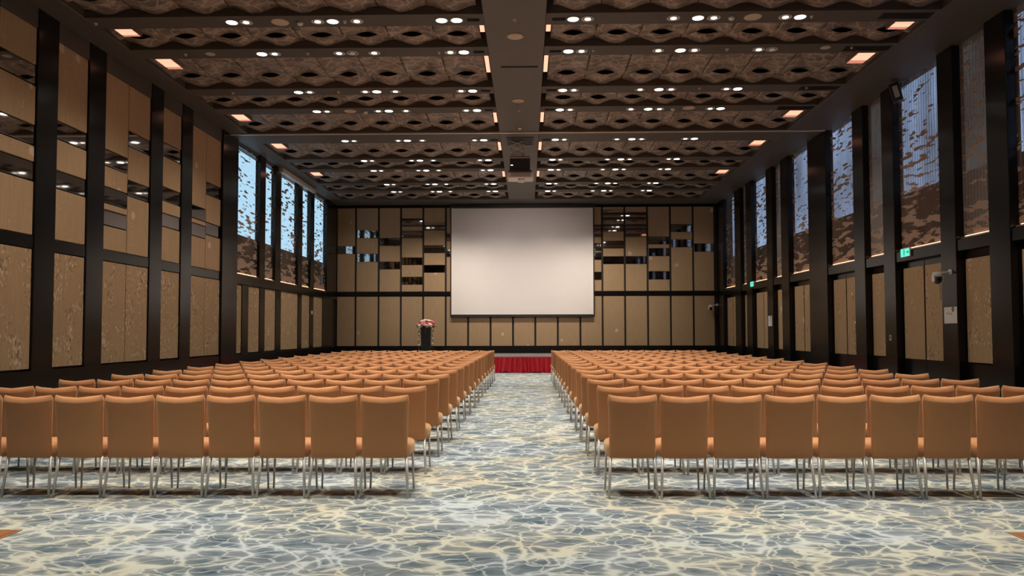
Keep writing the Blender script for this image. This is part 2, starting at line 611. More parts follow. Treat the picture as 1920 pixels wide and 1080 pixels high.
dn = 0
for i, (y0, y1) in enumerate(RBAY):
    wide = y1 - y0 > 1.3
    if wide:
        dn += 1
        d = struct(box('door_%d' % dn, 8.185, 8.20, y0, y1, 0, 3.0, 'black_lacquer', b=0), 'double door with tan cloth panels in black leaves')
        dl = d.location
        m = (y0 + y1) / 2
        for a, b in ((y0, m), (m, y1)):
            lf = box('door_leaf', 8.16, 8.184, a + .006, b - .006, .02, 2.98, 'black_lacquer', d, .004, dl)
            fl = Vector(lf.location) + dl
            e0 = a + (.20 if a == y0 else .03)
            e1 = b - (.03 if a == y0 else .06)
            box('panel', 8.145, 8.16, e0, e1, .93, 2.86, 'wall_cloth_plain' if i > 8 else 'wall_cloth', lf, .004, fl)
        hy = y0 + .25
        v, f = tube((0, 0, -.16), (0, 0, .16), .011, .011, 8)
        h = obj('handle', mesh_from('handle', v, f, True), 'handle_metal', d, (8.10 - dl.x, hy - dl.y, 2.28 - dl.z if i == 5 else 1.62 - dl.z))
        for s in (-.12, .12):
            v, f = tube((0, 0, 0), (.055, 0, 0), .008, .008, 6)
            obj('handle_mount', mesh_from('handle_mount', v, f), 'handle_metal', h, (0, 0, s))
    else:
        vpanel(8.15, y0 + .02, y1 - .02, .93, 2.86, 'wall_cloth', wr, rl, 'panel', 1)
        box('baseboard', 8.14, 8.2, y0, y1, 0, .92, 'black_lacquer', wr, .006, rl)

# ---------------- windows
wn = 0


def window(side, y0, y1, z0, z1, xs, mat):
    """frame mesh with glass, perforated screen, sill and warm strip as parts"""
    global wn
    wn += 1
    s = side
    xo = xs + s * .035
    bm = bmesh.new()
    w = .04
    for (a, b, c, d) in ((y0, y0 + w, z0, z1), (y1 - w, y1, z0, z1), (y0 + w, y1 - w, z0, z0 + w), (y0 + w, y1 - w, z1 - w, z1)):
        q = bmesh.ops.create_cube(bm, size=1)['verts']
        bmesh.ops.scale(bm, vec=(.03, b - a, d - c), verts=q)
        bmesh.ops.translate(bm, vec=(xo, (a + b) / 2, (c + d) / 2), verts=q)
    me = bpy.data.meshes.new('window_frame')
    bm.to_mesh(me)
    bm.free()
    o = struct(obj('window_%d' % wn, me, 'black_lacquer'), 'tall window behind a perforated copper screen')
    box('pane', xo - .008, xo + .008, y0 + w, y1 - w, z0 + w, z1 - w, 'window_glass', o, 0)
    box('perforated_screen', xs - .002, xs + .002, y0 + .01, y1 - .01, z0 + .03, z1, mat, o, 0)
    box('sill', min(xs - s * .06, xs + s * .04), max(xs - s * .06, xs + s * .04), y0, y1, z0 - .02, z0 + .012, 'sill_metal', o, .003)
    box('light_strip', min(xs - s * .035, xs - s * .02), max(xs - s * .035, xs - s * .02), y0 + .1, y1 - .1, z0 + .013, z0 + .028, 'led_warm', o, .002)
    return o


for y0, y1 in [(21.30, 23.17), (23.66, 24.62), (25.18, 27.08), (27.60, 28.68), (29.15, 31.03)]:
    window(-1, y0, y1, 3.16, 6.86, -8.17, 'screen_bright')
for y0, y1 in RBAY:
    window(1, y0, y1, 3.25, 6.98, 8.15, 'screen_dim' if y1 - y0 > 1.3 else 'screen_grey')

# parapets of the neighbouring roofs outside, a step beyond the glass
struct(box('wall_outside_west', -9.0, -8.8, 18, 36, 0, 4.50, 'outer_wall', b=.01), 'dark parapet outside the windows')
struct(box('wall_outside_east', 8.85, 9.05, 0, 36, 0, 4.72, 'outer_wall', b=.01), 'dark parapet outside the windows')

# ---------------- wall_back (behind the stage) and wall_front (behind the camera)
wb = struct(box('wall_back', -8.7, 8.7, YB + .02, YB + .3, 0, 7.75, 'groove', b=0), 'end wall with tan panels and bronze mirror strips behind the stage')
bl = wb.location
struct(box('wall_front', -8.7, 8.7, YF - .2, YF, 0, 7.75, 'wall_cloth_plain', b=0), 'plain end wall behind the viewer')
BX = [-8.10, -7.28, -6.30, -5.35, -4.40, -3.44, -2.49, -1.54, -.59, .35, 1.30, 2.25, 3.19, 4.14, 5.10, 6.06, 7.02, 7.93]
BM = {0: [(4.83, 5.16)], 1: [(4.49, 4.83), (5.50, 5.84)], 2: [(4.17, 4.49), (5.18, 5.50)], 3: [(3.51, 3.84), (4.35, 4.66), (5.50, 5.81), (6.0, 6.33)],
      4: [(4.02, 4.34), (4.86, 5.18), (5.83, 6.16)], 5: [(4.69, 5.01), (5.36, 5.69)], 11: [(3.69, 4.02), (4.54, 4.86), (4.92, 5.24), (5.51, 6.03)],
      12: [(4.36, 4.68), (5.03, 5.34), (5.74, 6.67)], 13: [(4.36, 4.68), (5.51, 6.56)],
      14: [(3.70, 4.04), (4.69, 5.02), (5.19, 5.51)], 15: [(5.06, 5.39), (5.71, 6.04)], 16: [(4.87, 5.21)]}
for i in range(17):
    x0, x1 = BX[i], BX[i + 1]
    g = .042
    box('panel', x0 + g, x1 - g, YB - .03, YB + .02, .915, 3.0, 'wall_cloth_plain', wb, .004, bl)
    z = 3.21
    for a, b in BM.get(i, []):
        box('panel', x0 + g, x1 - g, YB - .03, YB + .02, z + .008, a - .008, 'wall_cloth_plain', wb, .004, bl)
        box('mirror', x0 + g, x1 - g, YB - .025, YB + .02, a + .004, b - .004, 'bronze_mirror', wb, .003, bl)
        z = b
    box('panel', x0 + g, x1 - g, YB - .03, YB + .02, z + .008, 6.78, 'wall_cloth_plain', wb, .004, bl)
box('rail', -8.10, 8.0, YB - .05, YB + .02, 3.02, 3.19, 'black_lacquer', wb, .006, bl)
box('frieze', -8.10, 8.0, YB - .05, YB + .02, 6.79, ZS, 'black_lacquer', wb, .004, bl)
box('baseboard', -8.10, 8.0, YB - .06, YB + .02, 0, .905, 'black_lacquer', wb, .006, bl)

# ------------------------------------------------------------------ chairs
def sup(c, e):
    return math.copysign(abs(c) ** e, c)


def back_mesh():
    N = 24
    rings = []
    lv = [(.362, .35), (.364, .8), (.375, 1), (.45, 1), (.55, 1), (.65, 1), (.75, 1), (.80, 1), (.87, 1), (.893, 1), (.897, .995), (.901, .97), (.915, .84), (.929, .67), (.941, .47), (.948, .28), (.951, .12)]
    for z, k in lv:
        u = (z - .362) / .589
        hw = .212 + .018 * min(1, u * 1.05) - .006 * math.sin(math.pi * u)
        hw -= (1 - k) * .016
        t = (.036 + .062 * u) * k
        yc = -.19 - .055 * u ** 1.3
        cv = .018 + .018 * u
        ring = []
        for j in range(N):
            a = 2 * math.pi * j / N
            x = hw * sup(math.cos(a), .42)
            y = t / 2 * sup(math.sin(a), .75) + yc + cv * (x / .22) ** 2
            dip = .030 * (1 - (x / .235) ** 2) * max(0, (u - .55) / .45)
            ring.append((x, y, z - dip))
        rings.append(ring)
    v, f = loft(rings)
    return mesh_from('backrest', v, f, True)


def seat_mesh():
    N = 24
    rings = []
    for z, k in [(.352, .80), (.356, .90), (.372, .975), (.40, 1), (.44, 1.0), (.468, .985), (.485, .94), (.494, .86), (.499, .6), (.501, .25)]:
        ring = []
        for j in range(N):
            a = 2 * math.pi * j / N
            x = .231 * k * sup(math.cos(a), .38)
            y = .238 * k * sup(math.sin(a), .38) + .045
            ring.append((x, y, z))
        rings.append(ring)
    v, f = loft(rings)
    return mesh_from('seat', v, f, True)


me_back, me_seat = back_mesh(), seat_mesh()
me_legs = []
for (x0, y0, x1, y1, ra, rb) in ((-.200, -.165, -.2215, -.225, .0150, .0115), (.200, -.165, .2215, -.225, .0150, .0115),
                                 (-.2, .225, -.212, .228, .0125, .0095), (.2, .225, .212, .228, .0125, .0095)):
    v, f = tube((x1, y1, 0), (x0, y0, .372), rb, ra, 10)
    me_legs.append(mesh_from('leg', v, f, True))
chair0 = thing('conference_chair', 'x', 'chair', group='orange chairs in rows facing the stage')
obj('backrest', me_back, 'orange_fabric', chair0)
obj('seat', me_seat, 'orange_fabric', chair0)
for m in me_legs:
    obj('leg', m, 'leg_grey', chair0)


def copy_tree(o, parent=None):
    c = o.copy()
    C.objects.link(c)
    if parent:
        c.parent = parent
    for ch in list(o.children):
        copy_tree(ch, c)
    return c


first = True
ROWS, DY, Y0 = 15, 1.19, 7.365
for r in range(ROWS):
    for side in (-1, 1):
        for s in range(10):
            if side < 0:
                x = -1.318 + .088 * r / 14 - .476 * s
            else:
                x = .967 + .004 * math.sin(r * 2.1) + .478 * s
            y = Y0 + DY * r + random.uniform(-.008, .008)
            c = chair0 if first else copy_tree(chair0)
            first = False
            c.location = (x + random.uniform(-.002, .002), y, 0)
            c.rotation_euler = (0, 0, random.uniform(-.006, .006))
            c['label'] = 'orange upholstered chair, %s side, %s row from the back, %s from the aisle' % (
                'lectern' if side < 0 else 'door', ORD[r], ORD[s])

# ------------------------------------------------------------------ downlights
v, f = lathe([(.115, 0), (.118, -.008), (.098, -.012), (.085, -.004), (.085, .0)], 20)
me_ring = mesh_from('trim_ring', v, f, True)
me_ring.materials.append(MATS['lamp_ring'])


def disc(r, z, mat):
    v, f = lathe([(r, z), (r * .98, z - .004), (r * .6, z - .007)], 16)
    m = mesh_from('lens', v, f, True)
    m.materials.append(MATS[mat])
    return m


LENS = {'b': disc(.095, -.006, 'lamp_bright'), 's': disc(.055, -.008, 'lamp_soft'), 'o': disc(.06, -.006, 'lamp_off')}
LXL = [-1.20, -1.46, -2.93, -3.35, -3.61, -4.86, -5.11]
LXR = [.81, 1.06, 2.53, 2.95, 3.22, 4.44, 4.69]
spot = bpy.data.lights.new('downlight_lamp', 'SPOT')
spot.energy = LAMP_W
spot.color = LAMP_COL
spot.spot_size = math.radians(68)
spot.spot_blend = 1.0
spot.shadow_soft_size = .07
wash = spot.copy()          # the outermost lamps and the last row are turned towards the walls
wash.energy = LAMP_W * 1.0
wash.spot_size = math.radians(84)
KIND = {(7, -1): 'bb' 's' 'b' 's' 's' 'b', (7, 1): 'bs' 'sbs' 'sb', (8, -1): 'bs' 's' 'o' 's' 's' 'b', (8, 1): 'bs' 'sbs' 'so'}
lamp_rows = [(5.53, 3), (7.03, 4), (9.47, 5), (10.95, 6)] + [(y, k) for y, k in LAMP_Y.items()]
LN = {'b': 'bright', 's': 'soft', 'o': 'faint'}
for y, bi in lamp_rows:
    for side, xs in ((-1, LXL), (1, LXR)):
        seq = KIND.get((bi, side), 'bs' 'sbs' 'sb' if side > 0 else 'bs' 'sbs' 'sb')
        for i, x in enumerate(xs):
            k = seq[i]
            lab = '%s round ceiling downlight, %s side, %s beam from the screen, %s from the centre beam' % (
                LN[k], 'lectern' if side < 0 else 'door', ORD[15 - bi], ORD[i])
            t = thing('ceiling_downlight', lab, 'downlight', (x, y, ZS), 'round downlights in the ceiling beams')
            obj('trim_ring', me_ring, None, t)
            obj('lens', LENS[k], None, t)
            if k != 'o':
                lo = bpy.data.objects.new('downlight_lamp', wash if i == 6 or bi == 15 else spot)
                C.objects.link(lo)
                lo.parent = t
                lo.location = (0, 0, -.03)
                if i == 6 or bi == 15:
                    d = Vector((side * .56 if i == 6 else 0, .55 if bi == 15 else 0, -1))
                    lo.rotation_euler = d.to_track_quat('-Z', 'Y').to_euler()

# ------------------------------------------------------------------ small ceiling fittings
def round_fit(name, label, cat, x, y, prof, mat, group, n=20, part=None):
    v, f = lathe(prof, n)
    o = obj(name, mesh_from(name, v, f, True), mat, None, (x, y, ZS))
    o['label'], o['category'] = label, cat
    if group:
        o['group'] = group
    return o


SPK = [(.15, 0), (.152, -.008), (.14, -.014), (.07, -.016)]
for x, y, lab in ((-4.27, 13.13, ''), (3.88, 13.10, 'door side of the nearest lamp beam'),
                  (-4.29, 18.56, 'lectern side of the sixth lamp beam'), (3.91, 18.50, 'door side of the sixth lamp beam'),
                  (-4.28, 25.58, 'lectern side of the third lamp beam'), (-.20, 13.88, 'centre beam, the larger looking of two'), (-.19, 17.83, 'centre beam, just behind the other')):
    nb = {13: 'ninth', 18: 'sixth', 25: 'third'}[int(y)] if abs(x) > 1 else None
    if nb:
        lab = 'round tan ceiling speaker on the %s beam from the screen, %s side' % (nb, 'lectern' if x < 0 else 'door')
    else:
        lab = 'round tan speaker in the centre ceiling beam, %s' % ('between the two beams closest to the viewer' if y < 15 else 'in front of the sliding wall track')
    round_fit('ceiling_speaker', lab, 'speaker', x, y, SPK, 'speaker_cloth', 'round ceiling speakers')
DOM = [(.055, 0), (.055, -.02), (.045, -.045), (.02, -.058)]
for x, y in ((-3.93, 13.16), (3.52, 13.11), (-3.93, 18.61), (3.54, 18.54), (-.17, 20.2)):
    lab = 'small white smoke detector dome %s' % ('on the centre beam just before the sliding wall track' if abs(x) < 1 else
          'on the %s beam from the screen, %s side' % ('ninth' if y < 15 else 'sixth', 'lectern' if x < 0 else 'door'))
    round_fit('smoke_detector', lab, 'smoke detector', x, y, DOM, 'white_plastic', 'smoke detectors on the ceiling beams')
SPR = [(.035, 0), (.036, -.006), (.016, -.012), (.014, -.03), (.026, -.034)]
for x, y, b in ((-3.14, 13.13, 'ninth'), (-7.50, 13.12, 'ninth'), (4.88, 13.10, 'ninth'), (-6.60, 14.65, 'eighth'), (-4.22, 14.65, 'eighth'),
                (-1.68, 14.65, 'eighth'), (1.29, 14.64, 'eighth'), (3.83, 14.62, 'eighth'), (6.17, 14.57, 'eighth'), (-6.60, 17.06, 'seventh'),
                (-4.21, 17.05, 'seventh'), (3.84, 17.0, 'seventh'), (6.19, 17.0, 'seventh')):
    q = 'beside the wall' if abs(x) > 6 else ('near the centre beam' if abs(x) < 2 else 'in the middle of the bay')
    if x == -3.14:
        q = 'inside the lamp trio'
    round_fit('sprinkler', 'pale sprinkler, %s beam from the screen, %s side, %s' % (b, 'lectern' if x < 0 else 'door', q),
              'sprinkler', x, y, SPR, 'white_plastic', 'sprinklers on the ceiling beams', 12)
for x, y, q in ((-.20, 13.13, 'level with the closest lamp beam'), (-.18, 18.62, 'level with the sixth lamp beam')):
    round_fit('sprinkler', 'tiny pale sprinkler on the centre beam, ' + q, 'sprinkler', x, y, SPR, 'white_plastic', 'sprinklers on the ceiling beams', 12)
for x, y, q in ((-6.11, 14.63, 'lectern'), (5.68, 14.58, 'door')):
    round_fit('ceiling_disc', 'flat grey round ceiling cover on the eighth beam from the screen, %s side' % q, 'ceiling cover', x, y,
              [(.095, 0), (.097, -.006), (.085, -.011), (.05, -.012)], 'grey_plastic', None)


def louvre(name, label, cat, x0, x1, y0, y1, group, nsl):
    t = thing(name, label, cat, ((x0 + x1) / 2, (y0 + y1) / 2, ZS), group)
    L = t.location
    box('vent_frame', x0, x1, y0, y1, ZS - .006, ZS - .001, 'screen_black', t, .001, L)
    for k in range(nsl):
        yy = y0 + (y1 - y0) * (k + .5) / nsl
        box('slat', x0 + .01, x1 - .01, yy - .004, yy + .004, ZS - .012, ZS - .006, 'groove', t, .001, L)
    return t


for bi, y in [(b, y) for y, b in LAMP_Y.items() if b < 12]:
    louvre('ceiling_vent', 'black slotted vent beside the centre beam, lectern side, %s beam from the screen' % ORD[15 - bi], 'vent', -1.02, -.80, y - .055, y + .055, 'black vents along the centre beam', 4)
    louvre('ceiling_vent', 'black slotted vent beside the centre beam, door side, %s beam from the screen' % ORD[15 - bi], 'vent', .44, .68, y - .055, y + .055, 'black vents along the centre beam', 4)
for bi, y in [(b, y) for y, b in LAMP_Y.items() if b in (7, 8, 9, 10)]:
    louvre('air_grille', 'long black air grille by the window wall on the %s beam from the screen' % ORD[15 - bi], 'air grille', 6.05, 6.92, y - .12, y + .12, 'air grilles by the window wall', 6)
louvre('air_slot', 'long thin black slot across the centre ceiling beam', 'air slot', -.52, .24, 15.47, 15.54, None, 2)

# glowing copper light boxes at the ends of the wide coffers
GL = [(13.37, 14.40), (14.88, 16.80), (18.80, 20.62), (21.78, 23.80), (25.78, 27.72)]
for gi, (y0, y1) in enumerate(GL):
    L = y1 - y0
    nm = ORD[[8, 7, 5, 4, 2][gi]]
    for side in (-1, 1):
        sd = 'lectern' if side < 0 else 'door'
        # by the side wall: three panes in a dark frame
        xa, xb = (SL + .24, SL + .54) if side < 0 else (SR - .52, SR - .20)
        ya, yb = y0 + .03, y0 + min(.62, L * .36)
        t = thing('cove_light', 'salmon glowing light box by the %s wall beyond the %s beam from the screen' % (sd, nm), 'cove light',
                  ((xa + xb) / 2, (ya + yb) / 2, ZM - .10), 'salmon glowing boxes in the ceiling coffers')
        o = t.location
        box('housing', xa - .02, xb + .02, ya - .015, yb + .02, ZM - .085, ZM + .20, 'coffer_dark', t, .004, o)
        n = 3
        cuts = [0, .28, .78, 1] if side < 0 else [0, .22, .70, 1]
        for k in range(n):
            a, b = ya + (yb - ya) * cuts[k], ya + (yb - ya) * cuts[k + 1]
            box('light_pane', xa, xb, a + .012, b - .012, ZM - .093, ZM - .084, 'cove_glow' if k != 2 else 'cove_glow_soft', t, .002, o)
        # against the centre beam: one narrow pane
        xa, xb = (CBL - .10, CBL - .012) if side < 0 else (CBR + .012, CBR + .10)
        ya, yb = y0 + .03, y0 + L * (.36 if L < 1.3 else .54)
        t = thing('cove_light', 'narrow salmon light box along the centre beam, %s side, beyond the %s beam from screen' % (sd, nm), 'cove light',
                  ((xa + xb) / 2, (ya + yb) / 2, ZM - .05), 'salmon glowing boxes in the ceiling coffers')
        o = t.location
        box('housing', xa, xb, ya, yb, ZM - .06, ZM + .2, 'coffer_dark', t, .003, o)
        box('light_pane', xa + .004, xb - .004, ya + .005, yb - .005, ZM - .068, ZM - .059, 'cove_glow', t, .002, o)

# ------------------------------------------------------------------ projector lift and projector
PYY = 22.1
t = thing('projector_lift', 'scissor lift lowered from a ceiling hatch, holding the projector', 'projector lift', (-.17, PYY - .45, ZS - .002))
o = t.location
hx0, hx1, hy0, hy1 = -.55, .20, 21.20, 22.08
for a in ((hx0, hx1, hy0, hy0 + .04), (hx0, hx1, hy1 - .04, hy1), (hx0, hx0 + .04, hy0, hy1), (hx1 - .04, hx1, hy0, hy1)):
    box('hatch_frame', a[0], a[1], a[2], a[3], ZS - .02, ZS - .001, 'screen_black', t, .003, o)
box('hatch_plate', hx0 + .04, hx1 - .04, hy0 + .04, hy1 - .04, ZS - .008, ZS - .001, 'rubber', t, .002, o)


def bar(name, p0, p1, r, mat, parent, off):
    v, f = tube(Vector(p0) - off, Vector(p1) - off, r, r, 6)
    return obj(name, mesh_from(name, v, f), mat, parent)


zt, zb_ = ZS - .02, 6.42
st = 3
for k in range(st):
    z0, z1 = zt - (zt - zb_) * k / st, zt - (zt - zb_) * (k + 1) / st
    for yy in (21.55, 21.95):
        bar('scissor_arm', (-.46, yy, z0), (-.05, yy, z1), .014, 'track_metal', t, o)
        bar('scissor_arm', (-.05, yy, z0), (-.46, yy, z1), .014, 'track_metal', t, o)
for xx in (-.44, -.36, -.12):
    bar('cable', (xx, 21.75, zt), (xx + .03, 21.75, zb_), .012, 'grey_plastic', t, o)
box('lift_cage', -.47, .10, 21.45, 22.05, 6.02, 6.42, 'black_plastic', t, .015, o)
box('lift_tray', -.50, .14, 21.40, 22.10, 5.985, 6.02, 'black_plastic', t, .006, o)
box('status_light', -.44, -.38, 21.435, 21.449, 6.16, 6.175, 'lamp_soft', t, .002, o)
box('cage_rail', -.46, .09, 21.43, 21.449, 6.36, 6.40, 'grey_plastic', t, .004, o)
p = thing('projector', 'white ceiling projector hanging under the black lift cage', 'projector', (-.17, 21.7, 5.83))
o = p.location
box('body', -.54, .20, 21.42, 22.0, 5.80, 5.985, 'white_plastic', p, .03, o)
box('rear_panel', -.44, .10, 21.405, 21.42, 5.83, 5.95, 'grey_plastic', p, .004, o)
box('foot_plate', -.24, -.06, 21.5, 21.9, 5.755, 5.80, 'white_plastic', p, .01, o)
v, f = lathe([(.06, 0), (.065, .05), (.05, .06)], 16)
obj('lens', mesh_from('lens_barrel', v, f, True), 'lens_black', p, (-.08 - o.x, 22.0 - o.y, 5.89 - o.z), (math.radians(-90), 0, 0))

pl = bpy.data.lights.new('screen_fill_lamp', 'SPOT')  # fill spot added at the lens to brighten the screen and nearby wall panels
pl.energy, pl.color, pl.spot_size, pl.spot_blend, pl.shadow_soft_size = SCREEN_FILL_W, (1, .87, .83), math.radians(44), 1.0, .04
po = bpy.data.objects.new('screen_fill_lamp', pl)
C.objects.link(po)
po.parent = p
po.location = (-.08 - o.x, 22.10 - o.y, 5.89 - o.z)
po.rotation_euler = (Vector((0, 32.3, 3.7)) - Vector((-.08, 22.1, 5.89))).to_track_quat('-Z', 'Y').to_euler()

# ------------------------------------------------------------------ projection screen
SY = 32.53
sx0, sx1, sz0, sz1 = -3.185, 2.795, 2.215, 6.73
t = thing('projection_screen', 'large blank pinkish white projection screen hanging in front of the end wall', 'projection screen', ((sx0 + sx1) / 2, SY, sz1))
o = t.location
box('surface', sx0, sx1, SY, SY + .012, sz0 + .02, sz1, 'screen_white', t, 0, o)
box('border', sx0 - .05, sx0, SY - .003, SY + .015, sz0 - .06, sz1 + .05, 'screen_black', t, .002, o)
box('border', sx1, sx1 + .05, SY - .003, SY + .015, sz0 - .06, sz1 + .05, 'screen_black', t, .002, o)
box('bottom_bar', sx0 - .05, sx1 + .05, SY - .02, SY + .03, sz0 - .085, sz0 + .02, 'screen_black', t, .01, o)
box('casing', sx0 - .08, sx1 + .08, SY - .12, SY + .08, sz1, ZS - .003, 'screen_black', t, .02, o)

# ------------------------------------------------------------------ stage with pleated red skirt
t = thing('stage', 'low stage with grey deck and gathered red skirt below the screen', 'stage', (-.1, 30.4, 0))
o = t.location
gx0, gx1, gy0, gy1, gz = -5.3, 4.9, 28.56, 32.45, .607
box('deck', gx0, gx1, gy0 - .03, gy1, gz - .06, gz, 'stage_deck', t, .008, o)
box('riser', gx0 + .1, gx1 - .1, gy0 + .12, gy1, 0.0, gz - .06, 'black_plastic', t, .01, o)


def skirt(x0, x1, y, z0, z1):
    v, f = [], []
    nx, nz = int((x1 - x0) / .018), 9
    ph = [random.uniform(-.6, .6) for _ in range(nx + 1)]
    for i in range(nx + 1):
        x = x0 + (x1 - x0) * i / nx
        w = x * 38 + 1.6 * math.sin(x * 5.3) + .9 * math.sin(x * 11.7)
        for j in range(nz + 1):
            u = j / nz
            amp = .018 + .042 * (1 - u)
            lean = .05 * (1 - u) * math.sin(x * 3.1 + 1.2)
            z = z0 + (z1 - z0) * u + (0.025 * max(0, math.sin(x * 6.3)) * (1 - u) ** 4)
            v.append((x + lean - o.x, y - .015 - amp * (1 + math.sin(w)) + .015 * math.sin(x * 23 + u * 5) * (1 - u) - o.y, z))
    for i in range(nx):
        for j in range(nz):
            a = i * (nz + 1) + j
            f.append((a, a + nz + 1, a + nz + 2, a + 1))
    return mesh_from('skirt', v, f, True)


obj('skirt', skirt(gx0, gx1, gy0, .01, gz - .045), 'red_cloth', t)
box('skirt_band', gx0, gx1, gy0 - .048, gy0 - .031, gz - .055, gz - .015, 'red_cloth', t, .004, o)

# ------------------------------------------------------------------ lectern and flowers
LXc, LYc = -3.98, 30.5
t = thing('lectern', 'narrow black lectern standing on the stage under a flower arrangement', 'lectern', (LXc, LYc, gz))
v, f = loft([[(-.17, -.16, .04), (.17, -.16, .04), (.17, .16, .04), (-.17, .16, .04)],
             [(-.19, -.19, .85), (.19, -.19, .85), (.19, .19, .85), (-.19, .19, .85)],
             [(-.2, -.2, 1.04), (.2, -.2, 1.04), (.2, .2, 1.04), (-.2, .2, 1.04)]])
obj('body', mesh_from('lectern_body', v, f), 'lectern_black', t)
box('base', -.24, .24, -.22, .22, 0, .04, 'lectern_black', t, .008)
box('top', -.23, .23, -.22, .22, 1.04, 1.075, 'lectern_black', t, .008)
v, f = tube((0, 0, 0), (0, 0, .22), .009, .006, 8)
obj('microphone_stem', mesh_from('microphone_stem', v, f), 'handle_metal', t, (0, -.23, .82))
fl = thing('flower_arrangement', 'bouquet of red, pink and cream flowers with trailing vines on the lectern', 'flowers', (LXc, LYc, gz + 1.076))


def bloom_mesh(seed):
    rnd = random.Random(seed)
    bm = bmesh.new()
    for ring, (n, r, h, tilt) in enumerate(((6, .052, .0, .9), (5, .034, .016, .5), (3, .016, .026, .2))):
        for k in range(n):
            a = 2 * math.pi * k / n + ring * .5 + rnd.uniform(-.15, .15)
            q = bmesh.ops.create_icosphere(bm, subdivisions=1, radius=.030)['verts']
            bmesh.ops.scale(bm, vec=(1, .9, .5), verts=q)
            bmesh.ops.rotate(bm, cent=(0, 0, 0), matrix=Matrix.Rotation(tilt, 3, 'Y'), verts=q)
            bmesh.ops.translate(bm, vec=(r, 0, h), verts=q)
            bmesh.ops.rotate(bm, cent=(0, 0, 0), matrix=Matrix.Rotation(a, 3, 'Z'), verts=q)
    me = bpy.data.meshes.new('bloom')
    bm.to_mesh(me)
    bm.free()
    for p_ in me.polygons:
        p_.use_smooth = True
    return me


BL = {}
for m in ('bloom_red', 'bloom_pink', 'bloom_cream'):
    BL[m] = bloom_mesh(len(m))
    BL[m].materials.append(MATS[m])
rb = random.Random(3)
for k in range(46):
    el = rb.uniform(-.12, 1.45)
    az = rb.uniform(0, 2 * math.pi)
    d = Vector((math.cos(el) * math.cos(az), math.cos(el) * math.sin(az), math.sin(el)))
    pos = Vector((d.x * .34, d.y * .26, .07 + d.z * .21))
    m = 'bloom_cream' if (el > .95 or el < .1) and rb.random() < .8 else rb.choice(['bloom_red', 'bloom_pink', 'bloom_pink', 'bloom_red', 'bloom_cream'])
    b = obj('bloom', BL[m], None, fl, pos)
    b.rotation_euler = d.to_track_quat('Z', 'Y').to_euler()
    b.scale = (1.15,) * 3
leaf_v = [(0, 0, 0), (.03, .05, .012), (.022, .11, .006), (0, .16, -.02), (-.022, .11, .006), (-.03, .05, .012), (0, .07, -.006)]
leaf_f = [(0, 1, 6), (1, 2, 6), (2, 3, 6), (3, 4, 6), (4, 5, 6), (5, 0, 6)]
me_leaf = mesh_from('leaf', leaf_v, leaf_f, True)
me_leaf.materials.append(MATS['leaf_green'])
for k in range(18):
    az = 2 * math.pi * k / 18 + rb.uniform(-.1, .1)
    q = obj('leaf', me_leaf, None, fl, (.22 * math.cos(az), .17 * math.sin(az), .045))
    q.rotation_euler = (rb.uniform(-.35, .1), 0, az - math.pi / 2)
    q.scale = (1.2,) * 3
v, f = lathe([(.12, 0), (.16, .05), (.13, .09)], 14)
obj('flower_bowl', mesh_from('flower_bowl', v, f, True), 'leaf_green', fl)
for sx, ln in ((-.27, .92), (.28, .85), (-.25, .55), (.26, .36)):
    pts = []
    n = 14
    for k in range(n + 1):
        u = k / n
        pts.append(Vector((sx * (.75 + .25 * min(1, u * 4)) + .015 * math.sin(u * 17 + sx * 30), -.2, .09 - ln * u * u ** .2)))
    vv, ff = [], []
    for k in range(n):
        a, b_ = tube(pts[k], pts[k + 1], .006, .006, 5)
        off = len(vv)
        vv += a
        ff += [tuple(i + off for i in q) for q in b_]
    vine = obj('trailing_vine', mesh_from('trailing_vine', vv, ff, True), 'leaf_green', fl)
    for k in range(2, n + 1):
        q = obj('leaf' if k % 3 else 'bloom', me_leaf if k % 3 else BL['bloom_cream'], None, vine, pts[k])
        q.rotation_euler = (rb.uniform(-1.6, -.6), rb.uniform(-.6, .6), rb.uniform(0, 6.28))
        q.scale = (.55,) * 3 if k % 3 else (.5,) * 3

# ------------------------------------------------------------------ wall fittings
def tag(o, label, cat, group=None):
    o['label'], o['category'] = label, cat
    if group:
        o['group'] = group
    return o


def exit_sign(x, y, z, label):
    t = thing('exit_sign', label, 'exit sign', (x, y, z), 'green exit signs over the doors')
    box('housing', -.035, 0, -.20, .20, -.085, .105, 'white_plastic', t, .006)
    box('green_face', -.040, -.0352, -.18, .185, -.07, .09, 'exit_green', t, .002)
    # running figure and arrow as flat dark marks
    fx = -.0405
    man = [[(-.05, .06), (-.02, .06), (-.02, .085), (-.05, .085)], [(-.055, .0), (-.02, .0), (-.01, .055), (-.05, .055)],
           [(-.055, .0), (-.035, .0), (-.075, -.05), (-.095, -.045)], [(-.035, .0), (-.015, .005), (.0, -.055), (-.02, -.055)]]
    arrow = [[(.06, .0), (.13, .0), (.13, .025), (.06, .025)], [(.13, -.03), (.165, .0125), (.13, .055), (.128, .0125)]]
    for nm, polys in (('pictogram', man), ('arrow', arrow)):
        vv, ff = [], []
        for q in polys:
            i0 = len(vv)
            vv += [(fx, -a, b - .0) for a, b in q]
            ff.append(tuple(range(i0, i0 + 4)))
        obj(nm, mesh_from(nm, vv, ff), 'exit_dark', t)
    return t


exit_sign(XR + .015, 16.42, 3.16, 'green lit exit sign above the double door beside the wall camera')
exit_sign(XR + .015, 27.55, 3.17, 'small green lit exit sign above the door close to the stage')


